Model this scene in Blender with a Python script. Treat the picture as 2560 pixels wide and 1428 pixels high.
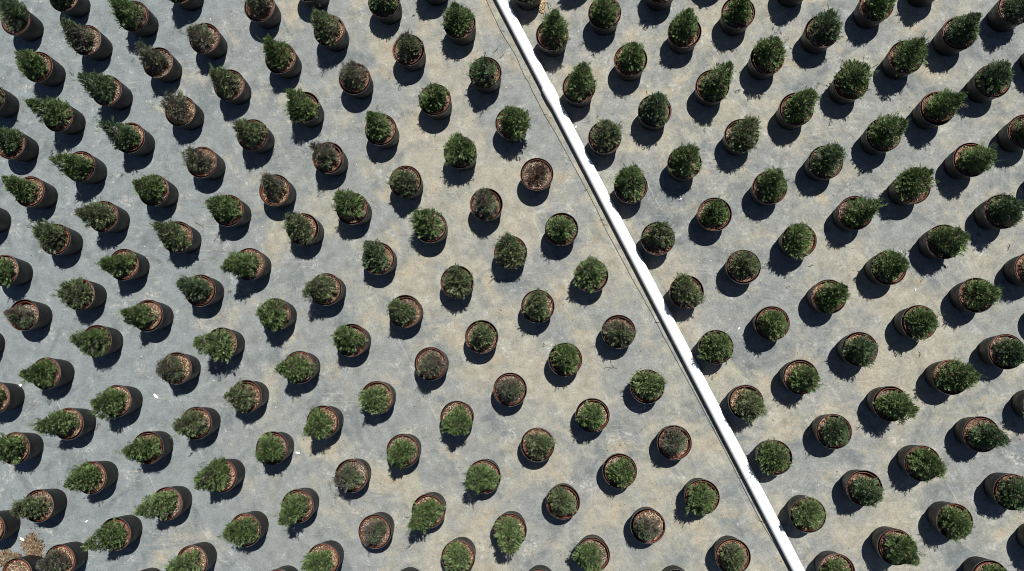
import bpy, math, random
import numpy as np
from mathutils import Vector, Matrix

scene = bpy.context.scene
for o in list(bpy.data.objects):
    bpy.data.objects.remove(o)

# ------------------------------------------------------------------ camera
cam_d = bpy.data.cameras.new('camera')
cam = bpy.data.objects.new('camera', cam_d)
scene.collection.objects.link(cam)
scene.camera = cam
cam_d.sensor_width = 36.0
cam_d.lens = 28.125
cam_d.clip_end = 1000.0
X = Vector((0.9963148, 0.0, -0.0857714))
Y = Vector((0.0064440, 0.9971737, 0.0748535))
Zb = Vector((0.0855290, -0.0751304, 0.9934990))
cam.matrix_world = Matrix(((X.x, Y.x, Zb.x, 0), (X.y, Y.y, Zb.y, 0), (X.z, Y.z, Zb.z, 7.340), (0, 0, 0, 1)))

# ------------------------------------------------------------------ sky, sun, exposure
SUN = Vector((0.206, 0.425, 1.0)).normalized()
world = bpy.data.worlds.new('World')
scene.world = world
world.use_nodes = True
wn = world.node_tree.nodes
sky = wn.new('ShaderNodeTexSky')
sky.sky_type = 'NISHITA'
sky.sun_disc = False
sky.air_density = 0.6
sky.dust_density = 0.3
sky.sun_elevation = math.asin(SUN.z)
sky.sun_rotation = math.atan2(SUN.x, SUN.y)
wn['Background'].inputs['Strength'].default_value = 0.06
world.node_tree.links.new(sky.outputs[0], wn['Background'].inputs['Color'])
sun_d = bpy.data.lights.new('sun', 'SUN')
sun_d.energy = 4.8
sun_d.angle = math.radians(0.5)
sun_d.color = (1.0, 0.965, 0.91)
sun = bpy.data.objects.new('sun', sun_d)
scene.collection.objects.link(sun)
sun.rotation_euler = SUN.to_track_quat('Z', 'Y').to_euler()
scene.view_settings.view_transform = 'Standard'
scene.view_settings.look = 'None'
scene.view_settings.exposure = 0.55
scene.view_settings.gamma = 1.0
scene.cycles.filter_width = 0.95
scene.cycles.pixel_filter_type = 'BLACKMAN_HARRIS'

# ------------------------------------------------------------------ layout: one row per pot
# x, y, plant kind, plant top height, lean x, lean y, line (right of pipe > 0, left < 0), place in the line
POTS = [
    (-5.45, -1.685, 'E', None, 0.0, 0.0, -12, 1),
    (-5.167, -2.093, 'E', None, 0.0, 0.0, -12, 2),
    (-5.692, 0.02, 'D', None, 0.0, 0.0, -11, 1),
    (-5.466, -0.487, 'G', None, 0.0, 0.0, -11, 2),
    (-5.251, -0.956, 'G', 0.542, 0.013, 0.024, -11, 3),
    (-4.991, -1.477, 'O', 0.588, -0.009, 0.004, -11, 4),
    (-4.762, -1.964, 'B', 0.568, -0.008, 0.033, -11, 5),
    (-5.689, 1.225, 'D', None, 0.0, 0.0, -10, 1),
    (-5.438, 0.706, 'G', 0.495, 0.039, -0.005, -10, 2),
    (-5.22, 0.289, 'B', 0.559, 0.007, 0.018, -10, 3),
    (-4.969, -0.259, 'G', 0.609, -0.02, 0.018, -10, 4),
    (-4.733, -0.722, 'L', 0.635, -0.035, 0.02, -10, 5),
    (-4.492, -1.21, 'G', 0.614, -0.02, -0.009, -10, 6),
    (-4.235, -1.707, 'G', 0.67, -0.054, -0.007, -10, 7),
    (-3.998, -2.188, 'G', None, 0.0, 0.0, -10, 8),
    (-5.661, 2.376, 'D', None, 0.0, 0.0, -9, 1),
    (-5.434, 1.927, 'D', 0.536, 0.029, 0.025, -9, 2),
    (-5.216, 1.459, 'G', 0.6, -0.006, 0.029, -9, 3),
    (-4.938, 0.998, 'O', 0.574, 0.012, 0.053, -9, 4),
    (-4.674, 0.48, 'O', 0.577, -0.002, 0.003, -9, 5),
    (-4.492, 0.047, 'G', 0.641, -0.036, 0.054, -9, 6),
    (-4.276, -0.511, 'G', 0.591, -0.011, 0.0, -9, 7),
    (-3.959, -0.927, 'G', 0.626, -0.041, 0.036, -9, 8),
    (-3.758, -1.433, 'L', 0.667, -0.059, -0.015, -9, 9),
    (-3.503, -1.942, 'L', 0.6, -0.037, 0.037, -9, 10),
    (-5.441, 3.148, 'D', 0.547, 0.063, 0.082, -8, 1),
    (-5.189, 2.678, 'G', 0.562, 0.026, 0.038, -8, 2),
    (-4.961, 2.189, 'G', 0.661, -0.028, 0.039, -8, 3),
    (-4.719, 1.693, 'G', 0.649, -0.043, -0.006, -8, 4),
    (-4.468, 1.21, 'O', 0.638, -0.042, -0.017, -8, 5),
    (-4.253, 0.759, 'G', 0.6, -0.018, -0.006, -8, 6),
    (-3.996, 0.278, 'G', 0.609, -0.023, -0.002, -8, 7),
    (-3.712, -0.21, 'B', 0.585, -0.007, -0.028, -8, 8),
    (-3.503, -0.703, 'O', 0.614, -0.033, 0.01, -8, 9),
    (-3.251, -1.175, 'G', 0.626, -0.049, 0.021, -8, 10),
    (-3.014, -1.65, 'G', 0.614, -0.053, 0.037, -8, 11),
    (-2.701, -2.138, 'G', 0.565, 0.001, 0.011, -8, 12),
    (-4.96, 3.37, 'D', None, 0.0, 0.0, -7, 1),
    (-4.711, 2.925, 'M', 0.626, 0.013, 0.069, -7, 2),
    (-4.483, 2.422, 'D', 0.649, -0.034, 0.017, -7, 3),
    (-4.24, 1.959, 'D', 0.67, -0.038, 0.041, -7, 4),
    (-3.985, 1.451, 'G', 0.6, -0.015, 0.003, -7, 5),
    (-3.743, 1.01, 'O', 0.644, -0.026, 0.07, -7, 6),
    (-3.502, 0.511, 'D', 0.626, -0.032, 0.044, -7, 7),
    (-3.284, 0.02, 'L', 0.647, -0.054, 0.022, -7, 8),
    (-3.039, -0.456, 'O', 0.597, -0.022, 0.027, -7, 9),
    (-2.787, -0.926, 'G', 0.591, -0.001, -0.035, -7, 10),
    (-2.539, -1.43, 'G', 0.647, -0.02, -0.088, -7, 11),
    (-2.298, -1.903, 'G', 0.585, -0.021, 0.011, -7, 12),
    (-4.245, 3.148, 'G', 0.603, -0.002, 0.022, -6, 1),
    (-3.989, 2.68, 'B', 0.638, -0.011, 0.043, -6, 2),
    (-3.75, 2.209, 'B', 0.588, -0.003, 0.008, -6, 3),
    (-3.522, 1.714, 'B', 0.594, 0.029, 0.087, -6, 4),
    (-3.253, 1.251, 'G', 0.638, -0.043, 0.019, -6, 5),
    (-3.045, 0.754, 'G', 0.641, -0.064, -0.04, -6, 6),
    (-2.787, 0.287, 'G', 0.603, -0.022, 0.044, -6, 7),
    (-2.552, -0.192, 'G', 0.641, -0.07, 0.027, -6, 8),
    (-2.32, -0.684, 'G', 0.62, -0.033, -0.055, -6, 9),
    (-2.053, -1.159, 'B', 0.612, -0.045, -0.003, -6, 10),
    (-1.831, -1.638, 'B', 0.536, 0.029, 0.033, -6, 11),
    (-1.557, -2.126, 'G', 0.55, 0.04, 0.004, -6, 12),
    (-3.788, 3.397, 'D', None, 0.0, 0.0, -5, 1),
    (-3.536, 2.905, 'B', 0.553, -0.012, -0.034, -5, 2),
    (-3.286, 2.446, 'O', 0.62, -0.018, 0.022, -5, 3),
    (-3.041, 1.961, 'O', 0.6, -0.018, 0.005, -5, 4),
    (-2.814, 1.437, 'B', 0.571, 0.029, 0.049, -5, 5),
    (-2.537, 1.07, 'O', 0.626, 0.004, 0.12, -5, 6),
    (-2.315, 0.518, 'O', 0.612, -0.037, 0.018, -5, 7),
    (-2.071, 0.049, 'G', 0.612, -0.043, 0.049, -5, 8),
    (-1.828, -0.461, 'L', 0.574, -0.002, 0.027, -5, 9),
    (-1.587, -0.933, 'G', 0.594, -0.013, -0.036, -5, 10),
    (-1.354, -1.451, 'G', 0.664, -0.104, -0.053, -5, 11),
    (-1.082, -1.847, 'L', 0.562, 0.029, 0.0, -5, 12),
    (-3.003, 3.19, 'M', 0.539, 0.016, -0.016, -4, 1),
    (-2.787, 2.687, 'G', 0.638, -0.006, 0.056, -4, 2),
    (-2.557, 2.204, 'G', 0.644, -0.028, 0.048, -4, 3),
    (-2.314, 1.728, 'B', 0.635, -0.042, 0.033, -4, 4),
    (-2.078, 1.252, 'G', 0.617, -0.037, 0.027, -4, 5),
    (-1.832, 0.792, 'D', 0.606, 0.015, 0.117, -4, 6),
    (-1.579, 0.307, 'O', 0.614, -0.054, 0.053, -4, 7),
    (-1.337, -0.159, 'B', 0.577, 0.002, -0.027, -4, 8),
    (-1.103, -0.639, 'G', 0.585, 0.025, -0.081, -4, 9),
    (-0.864, -1.148, 'G', 0.614, -0.084, -0.019, -4, 10),
    (-0.634, -1.609, 'L', 0.638, 0.035, -0.11, -4, 11),
    (-0.373, -2.08, 'G', 0.55, -0.001, 0.03, -4, 12),
    (-2.522, 3.366, 'M', None, 0.0, 0.0, -3, 1),
    (-2.323, 2.941, 'O', 0.629, -0.023, 0.028, -3, 2),
    (-2.08, 2.469, 'B', 0.588, 0.014, 0.028, -3, 3),
    (-1.823, 1.979, 'G', 0.632, -0.021, 0.055, -3, 4),
    (-1.59, 1.493, 'O', 0.571, 0.021, 0.018, -3, 5),
    (-1.354, 1.073, 'G', 0.617, -0.008, 0.089, -3, 6),
    (-1.112, 0.569, 'O', 0.591, 0.039, 0.121, -3, 7),
    (-0.882, 0.078, 'O', 0.577, 0.003, 0.042, -3, 8),
    (-0.631, -0.388, 'B', 0.571, 0.026, -0.007, -3, 9),
    (-0.385, -0.871, 'O', 0.562, 0.026, 0.034, -3, 10),
    (-0.168, -1.356, 'O', 0.562, -0.004, 0.028, -3, 11),
    (0.092, -1.804, 'G', 0.556, -0.046, 0.024, -3, 12),
    (-1.809, 3.191, 'D', 0.559, 0.044, 0.013, -2, 1),
    (-1.575, 2.725, 'M', 0.58, 0.013, 0.012, -2, 2),
    (-1.322, 2.247, 'G', 0.585, 0.062, 0.047, -2, 3),
    (-1.085, 1.758, 'G', 0.591, 0.052, 0.055, -2, 4),
    (-0.852, 1.267, 'B', 0.594, 0.019, 0.051, -2, 5),
    (-0.623, 0.835, 'O', 0.606, -0.003, 0.089, -2, 6),
    (-0.383, 0.347, 'O', 0.594, -0.006, 0.109, -2, 7),
    (-0.145, -0.122, 'G', 0.574, 0.012, 0.028, -2, 8),
    (0.097, -0.607, 'G', 0.577, 0.001, -0.005, -2, 9),
    (0.327, -1.086, 'G', 0.574, 0.008, 0.007, -2, 10),
    (0.567, -1.552, 'B', 0.545, -0.038, 0.038, -2, 11),
    (0.799, -2.056, 'G', 0.574, -0.033, -0.01, -2, 12),
    (-1.355, 3.358, 'G', None, 0.0, 0.0, -1, 1),
    (-1.098, 2.961, 'G', 0.62, 0.004, 0.043, -1, 2),
    (-0.859, 2.489, 'D', 0.574, 0.031, 0.01, -1, 3),
    (-0.617, 2.016, 'G', 0.597, 0.008, 0.032, -1, 4),
    (-0.387, 1.542, 'X', 0.577, 0.011, 0.003, -1, 5),
    (-0.166, 1.036, 'L', 0.577, -0.006, 0.001, -1, 6),
    (0.095, 0.62, 'L', 0.603, 0.002, 0.104, -1, 7),
    (0.332, 0.124, 'M', 0.585, 0.049, 0.038, -1, 8),
    (0.573, -0.356, 'L', 0.594, 0.098, 0.035, -1, 9),
    (0.795, -0.836, 'B', 0.577, -0.011, -0.02, -1, 10),
    (1.026, -1.291, 'G', 0.565, -0.02, 0.005, -1, 11),
    (1.277, -1.789, 'O', 0.568, -0.048, -0.024, -1, 12),
    (-0.476, 3.279, 'D', None, 0.0, 0.0, 1, 1),
    (-0.245, 2.819, 'G', 0.644, 0.026, 0.065, 1, 2),
    (-0.007, 2.328, 'G', 0.635, -0.01, 0.065, 1, 3),
    (0.225, 1.864, 'O', 0.612, -0.018, 0.054, 1, 4),
    (0.449, 1.412, 'G', 0.626, -0.022, 0.095, 1, 5),
    (0.68, 0.944, 'O', 0.603, -0.036, 0.09, 1, 6),
    (0.924, 0.467, 'O', 0.574, -0.041, 0.062, 1, 7),
    (1.168, -0.01, 'G', 0.58, 0.011, 0.05, 1, 8),
    (1.415, -0.483, 'O', 0.562, -0.017, 0.016, 1, 9),
    (1.642, -0.957, 'G', 0.568, 0.01, 0.034, 1, 10),
    (1.909, -1.425, 'L', 0.515, -0.065, 0.026, 1, 11),
    (2.132, -1.9, 'G', 0.498, -0.032, 0.077, 1, 12),
    (0.0, 3.423, 'G', None, 0.0, 0.0, 2, 0),
    (0.233, 3.014, 'G', 0.588, -0.016, 0.014, 2, 1),
    (0.462, 2.567, 'G', 0.6, 0.024, 0.022, 2, 2),
    (0.669, 2.096, 'D', 0.62, 0.0, 0.055, 2, 3),
    (0.923, 1.614, 'G', 0.626, 0.038, 0.059, 2, 4),
    (1.175, 1.153, 'G', 0.594, -0.041, 0.078, 2, 5),
    (1.417, 0.689, 'O', 0.582, -0.008, 0.047, 2, 6),
    (1.65, 0.197, 'G', 0.553, -0.041, 0.03, 2, 7),
    (1.875, -0.267, 'G', 0.588, 0.023, 0.046, 2, 8),
    (2.139, -0.727, 'D', 0.545, -0.019, 0.053, 2, 9),
    (2.38, -1.201, 'D', 0.568, -0.003, 0.012, 2, 10),
    (2.614, -1.683, 'G', 0.612, 0.026, -0.013, 2, 11),
    (0.743, 3.23, 'G', None, 0.0, 0.0, 3, 1),
    (0.948, 2.809, 'G', 0.62, 0.005, 0.042, 3, 2),
    (1.182, 2.307, 'G', 0.687, 0.105, 0.067, 3, 3),
    (1.422, 1.849, 'O', 0.612, 0.017, 0.039, 3, 4),
    (1.659, 1.38, 'G', 0.614, -0.002, 0.072, 3, 5),
    (1.893, 0.915, 'G', 0.547, -0.054, 0.033, 3, 6),
    (2.13, 0.425, 'G', 0.626, 0.042, 0.091, 3, 7),
    (2.377, -0.033, 'D', 0.536, -0.043, 0.05, 3, 8),
    (2.614, -0.487, 'G', 0.612, 0.04, 0.026, 3, 9),
    (2.857, -0.984, 'G', 0.609, 0.03, -0.002, 3, 10),
    (3.091, -1.461, 'G', 0.553, -0.02, -0.002, 3, 11),
    (3.36, -1.921, 'G', 0.55, -0.014, 0.009, 3, 12),
    (1.22, 3.385, 'G', None, 0.0, 0.0, 4, 0),
    (1.42, 2.97, 'G', 0.58, 0.005, 0.003, 4, 1),
    (1.66, 2.547, 'G', 0.614, -0.008, 0.043, 4, 2),
    (1.902, 2.076, 'G', 0.638, 0.015, 0.063, 4, 3),
    (2.138, 1.601, 'D', 0.623, 0.026, 0.04, 4, 4),
    (2.375, 1.148, 'G', 0.644, 0.064, 0.021, 4, 5),
    (2.638, 0.67, 'G', 0.614, 0.037, 0.007, 4, 6),
    (2.868, 0.2, 'G', 0.562, -0.012, 0.023, 4, 7),
    (3.117, -0.265, 'G', 0.6, 0.025, 0.069, 4, 8),
    (3.344, -0.743, 'D', 0.62, 0.039, 0.015, 4, 9),
    (3.57, -1.21, 'D', 0.568, -0.0, 0.018, 4, 10),
    (3.817, -1.626, 'D', None, 0.0, 0.0, 4, 11),
    (1.934, 3.22, 'G', None, 0.0, 0.0, 5, 1),
    (2.141, 2.774, 'D', 0.617, -0.009, 0.046, 5, 2),
    (2.377, 2.297, 'G', 0.614, 0.025, 0.018, 5, 3),
    (2.636, 1.827, 'G', 0.629, 0.053, 0.002, 5, 4),
    (2.861, 1.365, 'G', 0.632, 0.021, 0.06, 5, 5),
    (3.102, 0.889, 'G', 0.609, 0.029, 0.001, 5, 6),
    (3.35, 0.425, 'G', 0.591, 0.016, -0.032, 5, 7),
    (3.572, -0.049, 'D', 0.571, -0.002, -0.008, 5, 8),
    (3.828, -0.502, 'D', 0.55, -0.014, 0.012, 5, 9),
    (2.613, 2.993, 'G', 0.568, -0.03, 0.022, 6, 1),
    (2.847, 2.516, 'G', 0.617, 0.021, 0.021, 6, 2),
    (3.092, 2.052, 'G', 0.623, 0.054, -0.02, 6, 3),
    (3.35, 1.595, 'L', 0.597, 0.024, -0.017, 6, 4),
    (3.587, 1.142, 'D', 0.568, -0.001, -0.011, 6, 5),
    (3.813, 0.648, 'B', 0.53, -0.034, 0.006, 6, 6),
    (3.992, 0.264, 'D', None, 0.0, 0.0, 6, 0),
    (3.079, 3.18, 'G', None, 0.0, 0.0, 7, 1),
    (3.298, 2.716, 'D', 0.626, 0.017, 0.028, 7, 2),
    (3.565, 2.28, 'D', 0.574, -0.023, 0.036, 7, 3),
    (3.813, 1.829, 'D', 0.577, -0.003, 0.01, 7, 4),
    (4.032, 1.41, 'D', None, 0.0, 0.0, 7, 0),
    (3.776, 2.925, 'D', 0.588, 0.027, -0.025, 8, 1),
    (4.036, 2.519, 'D', None, 0.0, 0.0, 8, 2),
]

H_POT = 0.245                     # rim height of the outer pot
PIPE_A = np.array((-0.726, 3.255)); PIPE_D = np.array((0.44625, -0.89491)); PIPE_N = np.array((0.89491, 0.44625))

# ------------------------------------------------------------------ helpers
def link(o, parent=None):
    scene.collection.objects.link(o)
    if parent is not None:
        o.parent = parent
    return o

def tag(o, label, cat, group=None):
    o['label'] = label; o['category'] = cat
    if group: o['group'] = group
    return o

def empty(name, loc):
    o = bpy.data.objects.new(name, None)
    o.empty_display_size = 0.05
    o.location = loc
    return link(o)

def mesh_np(name, verts, faces, mats, smooth=False, col=None):
    me = bpy.data.meshes.new(name)
    me.from_pydata([tuple(v) for v in verts], [], [tuple(f) for f in faces])
    for m in mats: me.materials.append(m)
    if smooth:
        me.polygons.foreach_set('use_smooth', [True] * len(me.polygons))
    if col is not None:
        a = me.color_attributes.new('Col', 'FLOAT_COLOR', 'POINT')
        a.data.foreach_set('color', np.asarray(col, np.float32).ravel())
    me.update()
    return me

def quads_np(name, V, mats, col):
    """V: (n,4,3) quads, fast path"""
    n = len(V)
    me = bpy.data.meshes.new(name)
    me.vertices.add(n * 4); me.loops.add(n * 4); me.polygons.add(n)
    me.vertices.foreach_set('co', V.astype(np.float32).ravel())
    me.loops.foreach_set('vertex_index', np.arange(n * 4, dtype=np.int32))
    me.polygons.foreach_set('loop_start', np.arange(0, n * 4, 4, dtype=np.int32))
    a = me.color_attributes.new('Col', 'FLOAT_COLOR', 'POINT')
    c = np.ones((n * 4, 4), np.float32); c[:, :3] = np.repeat(col, 4, axis=0) if len(col) == n else col
    a.data.foreach_set('color', c.ravel())
    for m in mats: me.materials.append(m)
    me.update(calc_edges=True)
    return me

def lathe(profile, seg=48):
    vs, fs = [], []
    for r, z in profile:
        for k in range(seg):
            a = 2 * math.pi * k / seg
            vs.append((r * math.cos(a), r * math.sin(a), z))
    for i in range(len(profile) - 1):
        for k in range(seg):
            k2 = (k + 1) % seg
            fs.append((i * seg + k, i * seg + k2, (i + 1) * seg + k2, (i + 1) * seg + k))
    fs.append(tuple(reversed(range(seg))))                      # close the bottom
    return vs, fs

def tube(pts, radii, seg=6, cap=True):
    vs, fs = [], []
    pts = [Vector(p) for p in pts]
    for i, p in enumerate(pts):
        d = (pts[min(i + 1, len(pts) - 1)] - pts[max(i - 1, 0)]).normalized()
        a = d.orthogonal().normalized() if abs(d.z) > .95 else d.cross(Vector((0, 0, 1))).normalized()
        b = d.cross(a)
        for k in range(seg):
            t = 2 * math.pi * k / seg
            vs.append(tuple(p + (a * math.cos(t) + b * math.sin(t)) * radii[i]))
    for i in range(len(pts) - 1):
        for k in range(seg):
            k2 = (k + 1) % seg
            fs.append((i * seg + k, i * seg + k2, (i + 1) * seg + k2, (i + 1) * seg + k))
    if cap:
        fs.append(tuple(range(seg))); fs.append(tuple((len(pts) - 1) * seg + k for k in reversed(range(seg))))
    return vs, fs

def join(parts):
    V, F = [], []
    for v, f in parts:
        o = len(V); V += list(v); F += [tuple(i + o for i in q) for q in f]
    return V, F

# ------------------------------------------------------------------ materials
class NT:
    def __init__(self, name):
        self.m = bpy.data.materials.new(name); self.m.use_nodes = True
        self.t = self.m.node_tree; self.n = self.t.nodes; self.b = self.n['Principled BSDF']
    def new(self, typ, **kw):
        x = self.n.new(typ)
        for k, v in kw.items():
            if k.startswith('i_'):
                x.inputs[k[2:]].default_value = v
            else: setattr(x, k, v)
        return x
    def l(self, a, b): self.t.links.new(a, b)
    def noise(self, vec, scale, detail=4, rough=.55, dist=0.0):
        x = self.new('ShaderNodeTexNoise', i_Scale=scale, i_Detail=detail, i_Roughness=rough, i_Distortion=dist)
        if vec is not None: self.l(vec, x.inputs['Vector'])
        return x.outputs['Fac']
    def ramp(self, fac, a, b, lo=0.0, hi=1.0, smooth=True):
        x = self.new('ShaderNodeMapRange', interpolation_type='SMOOTHSTEP' if smooth else 'LINEAR')
        x.inputs['From Min'].default_value = a; x.inputs['From Max'].default_value = b
        x.inputs['To Min'].default_value = lo; x.inputs['To Max'].default_value = hi
        self.l(fac, x.inputs['Value']); return x.outputs['Result']
    def math(self, op, a, b=None, c=None):
        x = self.new('ShaderNodeMath', operation=op)
        for i, v in enumerate((a, b, c)):
            if v is None: continue
            if isinstance(v, (int, float)): x.inputs[i].default_value = v
            else: self.l(v, x.inputs[i])
        return x.outputs[0]
    def mix(self, fac, a, b, mode='MIX'):
        x = self.new('ShaderNodeMix', data_type='RGBA', blend_type=mode)
        if isinstance(fac, (int, float)): x.inputs[0].default_value = fac
        else: self.l(fac, x.inputs[0])
        for i, v in ((6, a), (7, b)):
            if isinstance(v, tuple): x.inputs[i].default_value = (*v, 1)
            else: self.l(v, x.inputs[i])
        return x.outputs[2]
    def rough(self, v, spec=.3):
        self.b.inputs['Roughness'].default_value = v
        self.b.inputs['Specular IOR Level'].default_value = spec
    def bump(self, h, strength, dist):
        x = self.new('ShaderNodeBump', i_Strength=strength, i_Distance=dist)
        self.l(h, x.inputs['Height']); self.l(x.outputs[0], self.b.inputs['Normal'])

def mat_fabric(name, shift, seed):
    k = NT(name)
    geo = k.new('ShaderNodeNewGeometry').outputs['Position']
    off = k.new('ShaderNodeVectorMath', operation='ADD'); off.inputs[1].default_value = (seed, seed * .7, 0)
    k.l(geo, off.inputs[0]); p = off.outputs[0]
    sep = k.new('ShaderNodeSeparateXYZ'); k.l(geo, sep.inputs[0])
    # rotated frame: along the pipe and across it
    rot = k.new('ShaderNodeMapping'); rot.inputs['Rotation'].default_value = (0, 0, math.atan2(.89491, .44625))
    k.l(geo, rot.inputs['Vector'])
    st1 = k.new('ShaderNodeMapping'); st1.inputs['Scale'].default_value = (1.6, 14, 1); k.l(rot.outputs[0], st1.inputs['Vector'])
    st2 = k.new('ShaderNodeMapping'); st2.inputs['Scale'].default_value = (12, 2.2, 1); k.l(rot.outputs[0], st2.inputs['Vector'])
    big = k.noise(p, 0.85, 5, .58, .5)
    mid = k.noise(p, 2.6, 6, .62, .8)
    s1 = k.noise(st1.outputs[0], 2.0, 4, .6); s2 = k.noise(st2.outputs[0], 2.0, 4, .6)
    left = k.ramp(sep.outputs['X'], -5.2, -1.6, -0.17, 0.0)
    t = k.math('ADD', k.math('MULTIPLY', big, .62), k.math('MULTIPLY', mid, .38))
    t = k.math('ADD', t, k.math('MULTIPLY', k.math('SUBTRACT', s1, .5), .16))
    t = k.math('ADD', t, k.math('MULTIPLY', k.math('SUBTRACT', s2, .5), .10))
    t = k.math('ADD', k.math('ADD', t, left), shift)
    tan = k.ramp(t, .435, .555)
    cool = k.mix(k.ramp(sep.outputs['X'], -4.8, -.9), (.232, .262, .272), (.264, .276, .270))
    base = k.mix(tan, cool, (.360, .347, .288))
    # ochre, redder dirt in places
    och = k.ramp(k.noise(p, 2.6, 6, .64, .5), .54, .68, 0, .6)
    base = k.mix(k.math('MULTIPLY', och, tan), base, (.40, .335, .235))
    # blue damp looking fabric showing through
    blue = k.ramp(k.noise(p, 2.1, 7, .66, 1.2), .52, .64, 0, .85)
    base = k.mix(k.math('MULTIPLY', blue, k.math('SUBTRACT', 1.0, k.math('MULTIPLY', tan, .55))), base, (.168, .192, .202))
    # pale dried silt, finely broken up
    fine = k.noise(p, 34, 4, .7)
    silt = k.math('MULTIPLY', k.ramp(k.noise(p, 5.0, 6, .68, .4), .53, .68), k.ramp(fine, .42, .62))
    base = k.mix(k.math('MULTIPLY', silt, .85), base, (.50, .50, .465))
    mot = k.ramp(k.noise(p, 9, 6, .72), .25, .75, .66, 1.30, False)
    gr = k.ramp(k.noise(p, 75, 3, .7), .25, .75, .72, 1.26, False)
    base = k.mix(1.0, base, k.math('MULTIPLY', mot, gr), 'MULTIPLY')
    # curly bits of moss, roots and scuffs
    for sc_, off_, wd, am in ((9.0, 0.0, .0085, .55), (19.0, 7.0, .013, .5)):
        nn = k.noise(p, sc_, 5, .62, 1.6)
        cur = k.ramp(k.math('ABSOLUTE', k.math('SUBTRACT', nn, .5)), wd * .5, wd * 1.6, 1, 0)
        msk = k.ramp(k.noise(p, 1.7 + off_ * .1, 5, .7, .4), .50, .66)
        gap = k.ramp(k.noise(p, 27, 2, .6), .48, .60)
        base = k.mix(k.math('MULTIPLY', k.math('MULTIPLY', cur, msk), k.math('MULTIPLY', gap, am)), base, (.105, .105, .085))
    sc = k.new('ShaderNodeMapping'); sc.inputs['Scale'].default_value = (3.0, 42, 1); k.l(rot.outputs[0], sc.inputs['Vector'])
    scr = k.math('MULTIPLY', k.ramp(k.noise(sc.outputs[0], 1.5, 3, .6), .60, .70), k.ramp(k.noise(p, 1.3, 4, .6), .48, .62, 0, .5))
    base = k.mix(scr, base, (.44, .44, .42))
    # dark crumbs
    vor = k.new('ShaderNodeTexVoronoi', i_Scale=26.0); k.l(p, vor.inputs['Vector'])
    sepc = k.new('ShaderNodeSeparateColor'); k.l(vor.outputs['Color'], sepc.inputs[0])
    rad = k.math('MULTIPLY', k.ramp(sepc.outputs[0], .62, 1.0, 0, .22), k.ramp(mid, .40, .65))
    crumb = k.math('LESS_THAN', vor.outputs['Distance'], rad)
    base = k.mix(k.math('MULTIPLY', crumb, .72), base, (.07, .06, .05))
    vo2 = k.new('ShaderNodeTexVoronoi', i_Scale=17.0); k.l(off.outputs[0], vo2.inputs['Vector'])
    sp2 = k.new('ShaderNodeSeparateColor'); k.l(vo2.outputs['Color'], sp2.inputs[0])
    chip = k.math('LESS_THAN', vo2.outputs['Distance'], k.ramp(sp2.outputs[1], .91, 1.0, 0, .13))
    base = k.mix(k.math('MULTIPLY', chip, .8), base, (.62, .60, .54))
    # woven guide stripes every 0.54 m, parallel to the pipe, worn away in places
    dot = k.new('ShaderNodeVectorMath', operation='DOT_PRODUCT'); dot.inputs[1].default_value = (.89491, .44625, 0)
    k.l(geo, dot.inputs[0])
    w = k.math('SUBTRACT', dot.outputs['Value'], float(PIPE_A @ PIPE_N) + .41)
    w = k.math('DIVIDE', w, .54)
    d = k.math('ABSOLUTE', k.math('SUBTRACT', w, k.math('ROUND', w)))
    line = k.math('MULTIPLY', k.ramp(d, .004, .012, 1, 0), k.ramp(k.noise(p, 2.2, 3, .5), .54, .66, 0, .45))
    base = k.mix(line, base, (.50, .52, .53))
    # dusty brush like scuffs, in two directions
    for rz, sd in ((.75, 2.0), (2.1, 9.0)):
        mp = k.new('ShaderNodeMapping'); mp.inputs['Rotation'].default_value = (0, 0, rz); mp.inputs['Scale'].default_value = (2.2, 26, 1); mp.inputs['Location'].default_value = (sd, sd, 0)
        k.l(p, mp.inputs['Vector'])
        sc2 = k.math('MULTIPLY', k.ramp(k.noise(mp.outputs[0], 1.6, 5, .68, .6), .55, .68), k.ramp(k.noise(p, 1.1 + .1 * sd, 5, .65, .5), .50, .62, 0, .55))
        base = k.mix(sc2, base, (.46, .445, .40))
    base = k.mix(1.0, base, (.675, .675, .665), 'MULTIPLY')
    k.l(base, k.b.inputs['Base Color'])
    k.rough(.9, .2)
    k.bump(k.noise(p, 45, 4, .7), .35, .006)
    return k.m

def mat_attr(name, rough, spec, transl=0.0, var=None):
    k = NT(name)
    a = k.new('ShaderNodeAttribute', attribute_name='Col')
    k.l(a.outputs['Color'], k.b.inputs['Base Color'])
    k.rough(rough, spec)
    if transl:
        tr = k.new('ShaderNodeBsdfTranslucent'); k.l(a.outputs['Color'], tr.inputs['Color'])
        mx = k.new('ShaderNodeMixShader'); mx.inputs[0].default_value = transl
        k.l(k.b.outputs[0], mx.inputs[1]); k.l(tr.outputs[0], mx.inputs[2])
        k.l(mx.outputs[0], k.n['Material Output'].inputs['Surface'])
    return k.m

def mat_noise(name, c1, c2, scale, rough, spec=.4, detail=4, lo=.35, hi=.65, bump=0):
    k = NT(name)
    tc = k.new('ShaderNodeTexCoord').outputs['Object']
    nz = k.noise(tc, scale, detail, .6)
    k.l(k.mix(k.ramp(nz, lo, hi), c1, c2), k.b.inputs['Base Color'])
    k.rough(rough, spec)
    if bump: k.bump(nz, bump, .004)
    return k.m

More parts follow.
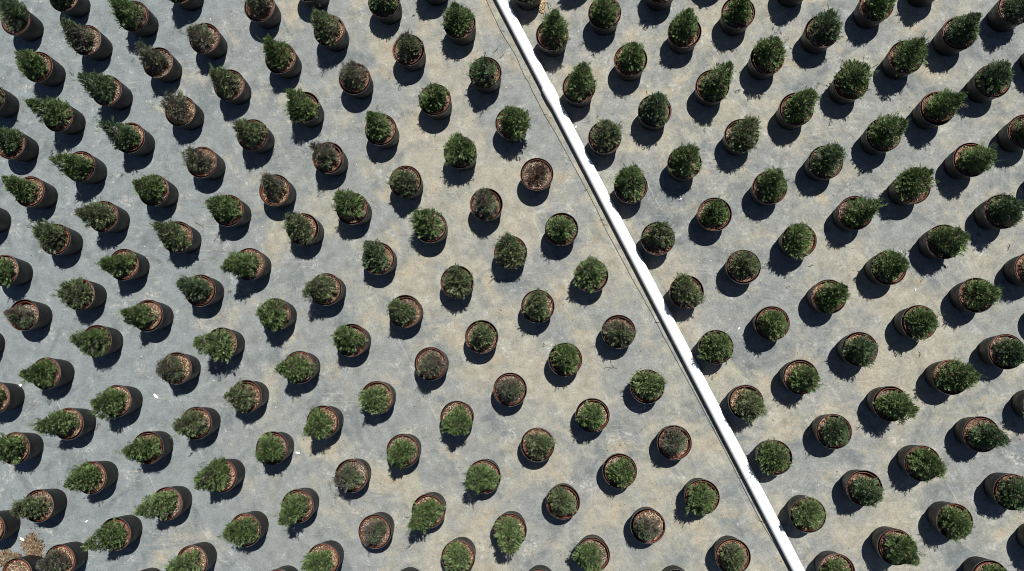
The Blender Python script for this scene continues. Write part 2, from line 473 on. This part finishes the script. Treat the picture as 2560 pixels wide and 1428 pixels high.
M_GROUND = mat_fabric('weathered_ground_fabric', 0.0, 3.0)
M_SHEET = mat_fabric('weathered_overlap_fabric', -0.012, 11.0)
M_LEAF = mat_attr('conifer_leaf', .5, .4, .28)
M_CHIP = mat_attr('bark_chip', .8, .25)
M_BARK = mat_noise('stem_bark', (.09, .06, .04), (.16, .115, .08), 40, .85, .2)
M_PVC = mat_noise('white_pvc', (.87, .88, .88), (.91, .91, .905), 6, .38, .45)
M_HEM = mat_noise('dark_hem', (.05, .046, .04), (.10, .09, .075), 30, .85, .2)
M_WIRE = mat_noise('rusty_wire', (.10, .075, .055), (.22, .17, .12), 60, .7, .3)
M_SCRAP = mat_noise('white_plastic', (.72, .72, .70), (.82, .82, .80), 30, .5, .4)
M_TWIG = mat_noise('dry_twig', (.07, .05, .032), (.17, .125, .08), 40, .85, .2)

def mat_pot():
    k = NT('black_pot_plastic')
    tc = k.new('ShaderNodeTexCoord').outputs['Object']
    info = k.new('ShaderNodeObjectInfo').outputs['Random']
    off = k.new('ShaderNodeVectorMath', operation='ADD'); k.l(tc, off.inputs[0])
    cmb = k.new('ShaderNodeCombineXYZ'); k.l(k.math('MULTIPLY', info, 37.0), cmb.inputs[2]); k.l(cmb.outputs[0], off.inputs[1])
    n1 = k.noise(off.outputs[0], 9, 5, .65); n2 = k.noise(off.outputs[0], 60, 3, .6)
    dust = k.math('MULTIPLY', k.ramp(n1, .42, .72), k.ramp(n2, .35, .65, .35, 1.0))
    c = k.mix(k.math('MULTIPLY', dust, .8), (.009, .0098, .0105), (.034, .032, .028))
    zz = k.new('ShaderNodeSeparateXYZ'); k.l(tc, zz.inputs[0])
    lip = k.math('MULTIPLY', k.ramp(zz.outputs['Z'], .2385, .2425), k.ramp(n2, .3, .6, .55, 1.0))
    c = k.mix(lip, c, (.095, .090, .083))                      # scuffed, dusty lip, with the rim's sunlit gloss painted in as grey
    k.l(c, k.b.inputs['Base Color'])
    k.l(k.ramp(n1, .3, .7, .38, .7), k.b.inputs['Roughness']); k.b.inputs['Specular IOR Level'].default_value = .28
    return k.m

def mat_terra():
    k = NT('terracotta_plastic')
    tc = k.new('ShaderNodeTexCoord').outputs['Object']
    info = k.new('ShaderNodeObjectInfo').outputs['Random']
    n1 = k.noise(tc, 14, 5, .65)
    c = k.mix(k.ramp(n1, .35, .7), (.205, .046, .026), (.145, .064, .04))
    c = k.mix(k.math('MULTIPLY', info, .55), c, (.11, .045, .032))
    k.l(c, k.b.inputs['Base Color']); k.rough(.5, .4)
    return k.m
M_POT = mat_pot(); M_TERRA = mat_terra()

# ------------------------------------------------------------------ setting: the fabric covered ground
def structure(name, verts, faces, m):
    o = link(bpy.data.objects.new(name, mesh_np(name, verts, faces, [m])))
    o['kind'] = 'structure'
    return o
structure('ground', [(-250, -250, 0), (250, -250, 0), (250, 250, 0), (-250, 250, 0)], [(0, 1, 2, 3)], M_GROUND)
EDGE = [(-0.996, 3.523), (-0.876, 3.283), (-0.746, 2.985), (-0.594, 2.727), (-0.537, 2.579), (-0.481, 2.473), (-0.32, 2.143), (-0.22, 1.97),
        (-0.007, 1.569), (0.109, 1.343), (0.253, 1.025), (0.378, 0.783), (0.545, 0.471), (0.678, 0.216), (0.845, -0.109), (1.17, -0.731),
        (1.384, -1.167), (1.576, -1.563), (1.79, -1.919), (1.903, -2.172)]
e0, e1 = np.array(EDGE[0]), np.array(EDGE[-1]); ed = (e1 - e0) / np.linalg.norm(e1 - e0)
EDGE = [tuple(e0 - ed * 60)] + [tuple(e0 - ed * 3)] + EDGE + [tuple(e1 + ed * 3)] + [tuple(e1 + ed * 60)]
# the right hand sheet overlaps the left one along that edge
sv, sf = [], []
for i, (x, y) in enumerate(EDGE):
    q = np.array((x, y)) + PIPE_N * 140
    sv += [(x, y, .0045), (float(q[0]), float(q[1]), .0045)]
    if i: sf.append((2 * i - 2, 2 * i, 2 * i + 1, 2 * i - 1))
structure('ground_fabric_overlap', sv, sf, M_SHEET)

def ground_z(x, y):
    # 0 on the lower sheet, 4.5 mm on the overlapping one
    w = (np.array((x, y)) - PIPE_A) @ PIPE_N
    return .0045 if w > -.03 else 0.0

NUM = ['zeroth', 'first', 'second', 'third', 'fourth', 'fifth', 'sixth', 'seventh', 'eighth', 'ninth', 'tenth', 'eleventh', 'twelfth', 'thirteenth', 'fourteenth']
def line_words(k):
    return '%s line %s of white pipe' % (NUM[abs(k)], 'right' if k > 0 else 'left')

# ------------------------------------------------------------------ pot parts shared by every pot
h = H_POT
v, f = lathe([(.112, .006), (.120, 0), (.1215, .004), (.1235, .03), (.1425, h - .034), (.1445, h - .030), (.1485, h - .027), (.1500, h - .018), (.1502, h - .006), (.1492, h - .001),
              (.1474, h), (.1458, h - .003), (.1448, h - .03), (.138, h - .10), (.130, h - .19)], 56)
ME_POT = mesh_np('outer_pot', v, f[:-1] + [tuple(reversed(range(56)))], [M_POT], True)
ME_POT.polygons[len(ME_POT.polygons) - 1].use_smooth = False
v, f = lathe([(.118, h - .15), (.1325, h - .028), (.1358, h - .025), (.1366, h - .018), (.1366, h - .004), (.1356, h + .0005), (.1330, h + .0005), (.1318, h - .004), (.1305, h - .045), (.128, h - .06)], 56)
ME_LINER = mesh_np('inner_pot', v, f[:-1], [M_TERRA], True)

CHIPC = np.array([(.48, .37, .27), (.36, .25, .17), (.26, .17, .115), (.58, .48, .38), (.15, .10, .07), (.43, .30, .21), (.64, .57, .49)])
def make_mulch(seed, n=600, R=.129, flat=True):
    r = np.random.default_rng(seed)
    rad = R * np.sqrt(r.random(n)) * .985; an = r.random(n) * 2 * np.pi
    c = np.c_[rad * np.cos(an), rad * np.sin(an), h - .030 + r.random(n) * .012 + .006 * np.cos(an * 2 + seed)]
    L = np.where(r.random(n) < .07, .026 + .02 * r.random(n), .008 + .011 * r.random(n)); W = .003 + .0045 * r.random(n)
    L = np.where(rad > R * .86, np.minimum(L, .014), L)
    yaw = r.random(n) * 2 * np.pi; yaw = np.where(rad > R * .86, an + np.pi / 2 + r.normal(0, .2, n), yaw)
    pit = r.normal(0, .35, n); rol = r.normal(0, .45, n)
    d = np.c_[np.cos(yaw) * np.cos(pit), np.sin(yaw) * np.cos(pit), np.sin(pit)]
    s = np.c_[-np.sin(yaw) * np.cos(rol), np.cos(yaw) * np.cos(rol), np.sin(rol)]
    d *= L[:, None] / 2; s *= W[:, None] / 2
    Q = np.stack([c - d - s * .7, c + d * .9 - s, c + d + s * .6, c - d * .95 + s], 1)
    col = CHIPC[r.choice(len(CHIPC), n, p=[.22, .22, .16, .13, .11, .12, .04])] * (.8 + .4 * r.random((n, 1)))
    # soil disc under the chips
    seg = 24; ring = [(R * math.cos(2 * math.pi * k / seg), R * math.sin(2 * math.pi * k / seg), h - .032) for k in range(seg)]
    mid = (0, 0, h - .024)
    D = np.array([(mid, ring[k], ring[(k + 1) % seg], mid) for k in range(seg)]) + 0.0
    D[:, 3] = (D[:, 0] * 2 + D[:, 2]) / 3
    Q = np.concatenate([Q, D]); col = np.concatenate([col, np.tile((.115, .07, .042), (seg, 1))]) * .68 * np.array(((1, 1, 1), (.92, .98, 1.05), (1.1, 1.06, .95), (.8, .78, .76), (1.05, .98, .92), (.88, .90, .92), (1.15, 1.15, 1.1), (.95, .9, .82))[seed])
    return quads_np('bark_mulch', Q, [M_CHIP], col)
MULCH = [make_mulch(s) for s in range(8)]

# ------------------------------------------------------------------ plants
PAL = {  # base, bright tip, old wood or dry
    'G': ((.058, .100, .034), (.205, .280, .110)),
    'L': ((.082, .130, .046), (.250, .320, .140)),
    'D': ((.050, .086, .040), (.165, .230, .115)),
    'O': ((.076, .104, .046), (.215, .262, .132)),
    'B': ((.072, .098, .050), (.195, .230, .135)),
    'M': ((.072, .096, .048), (.205, .235, .130)),
    'X': ((.085, .060, .042), (.16, .115, .085)),
}
DRY = {'G': .03, 'L': .02, 'D': .04, 'O': .07, 'B': .50, 'M': .30, 'X': 1.0}
def norm(a): return a / np.maximum(np.linalg.norm(a, axis=-1, keepdims=True), 1e-9)

def make_foliage(seed, kind, top, lean, Rc, n):
    r = np.random.default_rng(seed)
    z0 = h - .018; Ht = top - z0
    prof = lambda t: (.72 + .60 * t) * (t < .28) + (t >= .28) * (.818 * np.clip(1 - ((t - .28) / .74), 0, 1) ** .78 + .07)
    # one main leader and a few side leaders, each with its own axis, girth and height
    K = 1 + r.integers(2, 5)
    la = r.random(K) * 6.28; lo = np.where(np.arange(K) == 0, 0, Rc * (.25 + .35 * r.random(K)))
    lh = np.where(np.arange(K) == 0, 1.0, .45 + .42 * r.random(K)); lr = np.where(np.arange(K) == 0, r.uniform(.82, .96), .42 + .30 * r.random(K))
    pw = np.where(np.arange(K) == 0, 1.6, .55); which = r.choice(K, n, p=pw / pw.sum())
    t = r.random(n) ** 1.12
    ph = r.random(n) * 2 * np.pi
    a1, a2, a3 = r.random(3) * 6.28
    lump = 1 + .15 * np.sin(3 * ph + a1 + 5 * t) + .12 * np.sin(5 * ph + a2 - 9 * t) + .12 * np.sin(2 * ph + a3)
    out = np.c_[np.cos(ph), np.sin(ph), np.zeros(n)]
    L = (.046 + .036 * r.random(n)) * (1 - .22 * t) * (1.12 if kind in 'BX' else 1.0)
    rr = Rc * lr[which] * prof(t) * lump * (.42 + .58 * r.random(n) ** .45)
    up = .42 + .80 * t
    # shoots that stick out
    nl = 22
    L[:nl] = .070 + .045 * r.random(nl); t[:nl] = np.clip(r.random(nl) ** .8, .08, .97); rr[:nl] *= .9; up[:nl] = .55 + .7 * t[:nl]
    dirv = norm(out * (1.0 - .58 * t)[:, None] + np.array([0, 0, 1.]) * up[:, None] + r.normal(0, .24, (n, 3)))
    cx = r.normal(0, .008, 2)
    tt = t * lh[which]
    ctr = np.c_[cx[0] + lean[0] * tt ** 1.2 + lo[which] * np.cos(la[which]), cx[1] + lean[1] * tt ** 1.2 + lo[which] * np.sin(la[which]), z0 + .010 + Ht * .92 * tt]
    base = ctr + out * rr[:, None] - dirv * (L * .55)[:, None]
    base[:, 2] = np.maximum(base[:, 2], z0 - .006)
    face = norm(out * .7 + np.array([0, 0, .9]) + r.normal(0, .45, (n, 3)))      # sprays lie flat, facing out and up
    side = norm(np.cross(dirv, face))
    # blades: one axis strand and eight side leaves lying close along it
    blades = [(0.0, 0.0, 1.0, .0031)] + [(p, s * a, l, .0025) for p, s, a, l in
              ((.10, 1, .55, .40), (.18, -1, .55, .42), (.32, 1, .50, .40), (.42, -1, .50, .38), (.54, 1, .45, .36), (.62, -1, .45, .34), (.74, 1, .4, .28), (.82, -1, .4, .24))]
    Q, C = [], []
    c0, c1 = (np.array(x) for x in PAL[kind])
    sp = r.random(n)
    mixv = np.clip(.15 + .85 * sp ** 1.5 * .9, 0, 1)
    col = c0 + (c1 - c0) * mixv[:, None]
    # dry shoots come in patches, mostly on one side
    pa = r.random() * 6.28
    dr = np.clip(.5 + .5 * np.cos(ph - pa), 0, 1) * .9 + .35 * np.sin(7 * t + a1) + r.normal(0, .22, n)
    thr = np.quantile(dr, 1 - DRY[kind]) if DRY[kind] < 1 else -9
    dcol = np.where((r.random(n) < .5)[:, None], np.array((.185, .150, .112)), np.array((.150, .140, .128))) * (.55 + .6 * r.random((n, 1)))
    if kind == 'X': dcol = np.where((r.random(n) < .5)[:, None], np.array((.17, .115, .078)), np.array((.11, .075, .055))) * (.6 + .6 * r.random((n, 1)))
    col = np.where((dr > thr)[:, None], dcol, col)
    Wk = .78 if kind in 'BX' else 1.0
    for p, ang, l, w in blades:
        b = base + dirv * (L * p)[:, None]
        d = norm(dirv * math.cos(ang) + side * math.sin(ang) + r.normal(0, .10, (n, 3)))
        ll = (L * l * (.85 + .3 * r.random(n)))[:, None]
        nn = norm(np.cross(d, np.cross(side, dirv) + r.normal(0, .38, (n, 3))))
        e = b + d * ll
        m = b + d * ll * .5 + np.cross(d, nn) * ll * r.normal(0, .07, (n, 1))
        ww = w * Wk * (.8 + .5 * r.random((n, 1)))
        Q.append(np.stack([b, m + nn * ww, e, m - nn * ww], 1)); C.append(col * (.9 + .2 * r.random((n, 1))))
    Q = np.concatenate(Q); C = np.concatenate(C) * (1.08 if kind in 'BXM' else 1.06)
    return quads_np('foliage', Q, [M_LEAF], C)

def make_stem(seed, top, lean, Rc):
    r = random.Random(seed)
    z0 = h - .035; Ht = top - z0
    pt = lambda t: Vector((lean[0] * t ** 1.2, lean[1] * t ** 1.2, z0 + Ht * t))
    parts = [tube([pt(0), pt(.25), pt(.5), pt(.75), pt(.9)], [.0075, .006, .0045, .003, .0015], 6)]
    for k in range(13):
        t = .08 + .06 * k; a = k * 2.4 + r.random()
        p = pt(t); q = p + Vector((math.cos(a), math.sin(a), .75)) * Rc * (.85 - .6 * t)
        parts.append(tube([p, p.lerp(q, .5) + Vector((0, 0, -.004)), q], [.0028, .002, .001], 4))
    V, F = join(parts)
    return mesh_np('stem', V, F, [M_BARK], True)

LOOK = {'G': 'green conifer', 'L': 'light green conifer', 'D': 'dark green conifer', 'O': 'olive green conifer', 'B': 'greyish brown withering conifer',
        'M': 'half browned green conifer', 'X': 'dead brown twiggy plant', 'E': 'black pot showing only mulch'}
RC = {'G': (.118, .146), 'L': (.124, .148), 'D': (.114, .142), 'O': (.118, .142), 'B': (.100, .132), 'M': (.110, .134), 'X': (.105, .110), 'E': (0, 0)}
NS = {'G': 760, 'L': 800, 'D': 740, 'O': 720, 'B': 480, 'M': 600, 'X': 200}
TOTAL = {}
for p in POTS: TOTAL[p[6]] = max(TOTAL.get(p[6], 0), p[7])
count = 0
for i, (x, y, kind, top, lx, ly, line, nth) in enumerate(POTS):
    r = random.Random(1000 + i)
    z = ground_z(x, y)
    root = empty('potted_conifer' if kind not in 'E' else 'mulch_pot', (x, y, z))
    root.rotation_euler = (r.gauss(0, .010), r.gauss(0, .010), r.uniform(0, 6.28) * 0)
    lw = line_words(line)
    if nth and top is None and kind not in 'E':
        lab = 'pot cropped by picture edge, %s from top in %s' % (NUM[nth], lw)
    elif nth:
        lab = '%s, %s pot from top in %s' % (LOOK[kind], NUM[nth], lw)
    else:
        lab = 'potted conifer cut off by the picture edge, end of %s' % lw
    tag(root, lab, 'potted plant' if kind != 'E' else 'flower pot', 'potted conifers in rows on ground fabric')
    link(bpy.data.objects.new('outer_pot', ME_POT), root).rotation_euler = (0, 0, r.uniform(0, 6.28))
    sh = r.uniform(0, .0062); sa = r.uniform(0, 6.28)
    ox, oy = sh * math.cos(sa), sh * math.sin(sa)
    dz = r.uniform(-.012, .007)
    li = link(bpy.data.objects.new('inner_pot', ME_LINER), root)
    li.location = (ox, oy, dz); tl = (r.gauss(0, .012), r.gauss(0, .012)); li.rotation_euler = (tl[0], tl[1], r.uniform(0, 6.28))
    mu = link(bpy.data.objects.new('bark_mulch', MULCH[r.randrange(8)]), root)
    mu.location = (ox, oy, dz + r.uniform(-.022, .013)); mu.rotation_euler = (0, 0, r.uniform(0, 6.28))
    if kind == 'E': continue
    Rc = r.uniform(*RC[kind]) * 1.05
    if top is None: top = h + .33; lx, ly = r.gauss(0, .02), r.gauss(0, .02)
    if kind == 'X': top = h + .12
    top = top - .022 + r.gauss(0, .015)
    lx *= .8; ly *= .8
    fo = link(bpy.data.objects.new('foliage', make_foliage(i, kind, top, (lx, ly), Rc, NS[kind])), root)
    fo.location = (ox, oy, dz)
    st = link(bpy.data.objects.new('stem', make_stem(i, top, (lx, ly), Rc)), root)
    st.location = (ox, oy, dz)
    if line == 4 and abs(x - 1.93) < .12 and abs(y - .85) < .15:
        vv = [(-.012, 0, 0), (.012, 0, 0), (.014, .05, .012), (-.014, .05, .012)]
        vv += [(a, b, c + .0015) for a, b, c in vv]
        tg = link(bpy.data.objects.new('plant_tag', mesh_np('plant_tag', vv, [(3, 2, 1, 0), (4, 5, 6, 7), (0, 1, 5, 4), (1, 2, 6, 5), (2, 3, 7, 6), (3, 0, 4, 7)], [M_SCRAP])), root)
        tg.location = (.02, -.150, h - .012); tg.rotation_euler = (0, 0, 2.9)

# ------------------------------------------------------------------ white water pipe
def pipe_pt(u, zz=.0545): q = PIPE_A + PIPE_D * u; return (float(q[0]), float(q[1]), zz)
pipe = empty('water_pipe', pipe_pt(3.0, 0)); tag(pipe, 'long straight white plastic water pipe running diagonally across the ground fabric', 'pipe')
ang = math.atan2(PIPE_D[1], PIPE_D[0])
pipe.rotation_euler = (0, 0, ang)
def ring_pipe(name, prof, seg=40):
    # prof: (u along pipe relative to the empty, radius); axis at z = .0545
    vs, fs = [], []
    for u, rad in prof:
        for k in range(seg):
            a = 2 * math.pi * k / seg
            vs.append((u, rad * math.cos(a), .0545 + rad * math.sin(a)))
    for i in range(len(prof) - 1):
        for k in range(seg):
            k2 = (k + 1) % seg
            fs.append((i * seg + k, (i + 1) * seg + k, (i + 1) * seg + k2, i * seg + k2))
    return link(bpy.data.objects.new(name, mesh_np(name, vs, fs, [M_PVC], True)), pipe)
ub = .955 - 3.0
ring_pipe('pipe_section', [(-8, .050), (-4, .0501), (ub - .5, .05), (ub + .10, .05)])
ring_pipe('pipe_socket', [(ub + .02, .0505), (ub + .001, .0515), (ub, .0560), (ub + .006, .0580), (ub + .05, .0580), (ub + .115, .0572), (ub + .150, .0540), (ub + .19, .0507), (ub + .21, .0504)])
ring_pipe('pipe_section', [(ub + .19, .05), (0, .05), (3, .0499), (9, .05)])

# ------------------------------------------------------------------ dark hem along the fabric edge, and the pins in it
def poly_obj(name, pts, rad, m, seg=5):
    V, F = tube(pts, rad if isinstance(rad, list) else [rad] * len(pts), seg)
    return link(bpy.data.objects.new(name, mesh_np(name, V, F, [m], True)))
rc = random.Random(5)
cp = []
E2 = EDGE[1:-1]
for a, b in zip(E2[:-1], E2[1:]):
    for s in (0, .34, .67):
        cp.append((a[0] + (b[0] - a[0]) * s + rc.gauss(0, .0015), a[1] + (b[1] - a[1]) * s + rc.gauss(0, .0015), .0055))
tag(poly_obj('edge_hem', cp, .0019, M_HEM), 'thin dark hem along the fabric edge beside the white pipe', 'hem')  # dark tube added to show the sheet edge, whose own shadow is too thin
PINS = [(-0.723, 2.972), (-0.32, 2.155), (0.055, 1.437), (0.199, 1.155), (0.225, 1.107), (0.685, 0.212), (1.395, -1.167), (1.57, -1.539)]
for i, (x, y) in enumerate(PINS):
    r = random.Random(60 + i); a = r.uniform(-.5, .5)
    d = Vector((math.cos(a), math.sin(a), 0)) * .020
    c = Vector((x, y, .011))
    o = poly_obj('ground_staple', [c - d + Vector((0, 0, -.014)), c - d, c + Vector((r.gauss(0, .003), .003, .003)), c + d, c + d + Vector((0, 0, -.014))], 0.0019, M_WIRE)
    tag(o, 'rusty wire staple in the hem beside the pipe, %s from the top' % NUM[i + 1], 'staple', 'wire staples along fabric edge')

# ------------------------------------------------------------------ litter
PXY = np.array([(p[0], p[1]) for p in POTS if p[7]]); PIN = [p for p in POTS if p[7]]
used = {}
def near(x, y, what):
    d = np.hypot(PXY[:, 0] - x, PXY[:, 1] - y)
    for j in np.argsort(d):
        p = PIN[j]
        if (what, p[6], p[7]) not in used:
            used[(what, p[6], p[7])] = 1
            return '%s pot of %s' % (NUM[p[7]], line_words(p[6]))
SCRAPS = [(-5.4, -0.386, .036), (-4.027, -0.475, .030), (-2.63, -0.992, .028), (0.91, 1.337, .017), (1.412, 0.156, .016), (-0.034, 2.03, .014),
          (-5.302, -1.83, .035), (-4.665, -1.654, .018), (2.948, 0.493, .013)]
for i, (x, y, s) in enumerate(SCRAPS):
    r = random.Random(300 + i); a = r.uniform(0, 6.28); z = ground_z(x, y) + .001
    n = 7; ring = []
    for k in range(n):
        t = 2 * math.pi * k / n; q = s * (.6 + .5 * r.random())
        px, py = q * math.cos(t), q * .5 * math.sin(t)
        ring.append((px * math.cos(a) - py * math.sin(a), px * math.sin(a) + py * math.cos(a), .002 + .006 * r.random()))
    V = ring + [(p[0], p[1], p[2] + .0012) for p in ring]
    F = [tuple(reversed(range(n))), tuple(range(n, 2 * n))] + [(k, (k + 1) % n, n + (k + 1) % n, n + k) for k in range(n)]
    o = link(bpy.data.objects.new('plastic_scrap', mesh_np('plastic_scrap', V, F, [M_SCRAP]))); o.location = (x, y, z)
    tag(o, 'white plastic scrap on ground near %s' % near(x, y, 's'), 'scrap', 'white scraps on the ground')
TWIGS = [(0.682, 1.345, .05), (-0.353, 0.013, .05), (0.278, -0.175, .11), (-4.594, -0.769, .09), (2.056, 0.714, .045), (1.852, 0.517, .05), (3.747, 0.865, .07),
         (1.943, 2.722, .04), (1.839, 2.857, .03), (0.604, 2.938, .035), (0.704, 2.953, .03), (-0.784, 2.788, .06), (-0.727, 2.731, .07), (3.499, 0.968, .06),
         (2.961, -0.075, .06), (-3.643, 1.168, .10), (-0.443, 2.53, .08)]
for i, (x, y, s) in enumerate(TWIGS):
    r = random.Random(400 + i); a = r.uniform(0, 3.14); z = ground_z(x, y) + .003
    pts = []; p = Vector((-s * .5 * math.cos(a), -s * .5 * math.sin(a), 0)); ca = a
    for k in range(5):
        pts.append(tuple(p + Vector((0, 0, .002 * math.sin(k)))))
        ca += r.gauss(0, .3); p = p + Vector((math.cos(ca), math.sin(ca), 0)) * s / 4
    parts = [tube(pts, [.0028, .0026, .0022, .0018, .0010], 4)]
    for k in range(1, 4):
        b = ca + r.choice((-1, 1)) * r.uniform(.5, 1.1); q = Vector(pts[k])
        parts.append(tube([q, q + Vector((math.cos(b), math.sin(b), .12)) * s * .35], [.0018, .0009], 4))
    V, F = join(parts)
    o = link(bpy.data.objects.new('dry_twig', mesh_np('dry_twig', V, F, [M_TWIG]))); o.location = (x, y, z)
    tag(o, 'small dry brown twig on ground near %s' % near(x, y, 't'), 'twig', 'dry twigs on the ground')

def chip_heap(name, cx, cy, rx, ry, hgt, n, seed, label, cat, cols):
    r = np.random.default_rng(seed)
    rad = np.sqrt(r.random(n)); rad = np.where(r.random(n) < .22, rad * 1.0 + r.exponential(.20, n), rad); an = r.random(n) * 2 * np.pi
    lob = 1 + .22 * np.sin(2 * an + seed) + .15 * np.sin(5 * an)
    x = rad * np.cos(an) * rx * lob; yv = rad * np.sin(an) * ry * lob
    zz = hgt * np.clip(1 - rad ** 1.6, 0, 1) + .002 + .006 * r.random(n)
    c = np.c_[x, yv, zz]; yaw = r.random(n) * 6.28; pit = r.normal(0, .35, n)
    d = np.c_[np.cos(yaw) * np.cos(pit), np.sin(yaw) * np.cos(pit), np.sin(pit)] * (.005 + .010 * r.random((n, 1)))
    s = np.c_[-np.sin(yaw), np.cos(yaw), r.normal(0, .3, n)] * (.0022 + .0035 * r.random((n, 1)))
    c[:, 2] = np.maximum(c[:, 2], .004 + np.abs(d[:, 2]) + np.abs(s[:, 2]))
    Q = np.stack([c - d - s, c + d - s, c + d + s, c - d + s], 1)
    col = cols[r.choice(len(cols), n)] * (.75 + .5 * r.random((n, 1)))
    # the mound under the chips
    seg, R = 28, []
    rings = [(1.0, 0.0), (.8, .32), (.55, .66), (.28, .92), (0.02, 1.0)]
    P = [[(a_ * rx * .96 * (1 + .22 * math.sin(2 * t + seed) + .15 * math.sin(5 * t)) * math.cos(t), a_ * ry * .96 * (1 + .22 * math.sin(2 * t + seed) + .15 * math.sin(5 * t)) * math.sin(t), .001 + b_ * hgt)
          for t in [2 * math.pi * k / seg for k in range(seg)]] for a_, b_ in rings]
    D = np.array([(P[i][k], P[i][(k + 1) % seg], P[i + 1][(k + 1) % seg], P[i + 1][k]) for i in range(4) for k in range(seg)])
    Q = np.concatenate([Q, D]); col = np.concatenate([col, np.tile((.075, .055, .036), (len(D), 1))])
    o = link(bpy.data.objects.new(name, quads_np(name, Q, [M_CHIP], col)))
    o.location = (cx, cy, ground_z(cx, cy)); o['kind'] = 'stuff'; return tag(o, label, cat)
chip_heap('bark_heap', -5.185, -1.93, .085, .14, .045, 1100, 3, 'spilled brown bark mulch heaped on ground at the lower left corner', 'mulch heap', CHIPC * np.array((.36, .33, .27)))
chip_heap('bark_heap', -5.46, -2.02, .13, .09, .04, 500, 8, 'spilled brown bark mulch at left picture edge against the mulch filled pot', 'mulch heap', CHIPC * np.array((.35, .33, .27)))
chip_heap('straw_clump', -0.345, 3.225, .03, .075, .02, 260, 5, 'tan dry straw clump behind the pot at top beside pipe', 'straw', np.array([(.30, .22, .12), (.20, .14, .08), (.42, .34, .22)]))
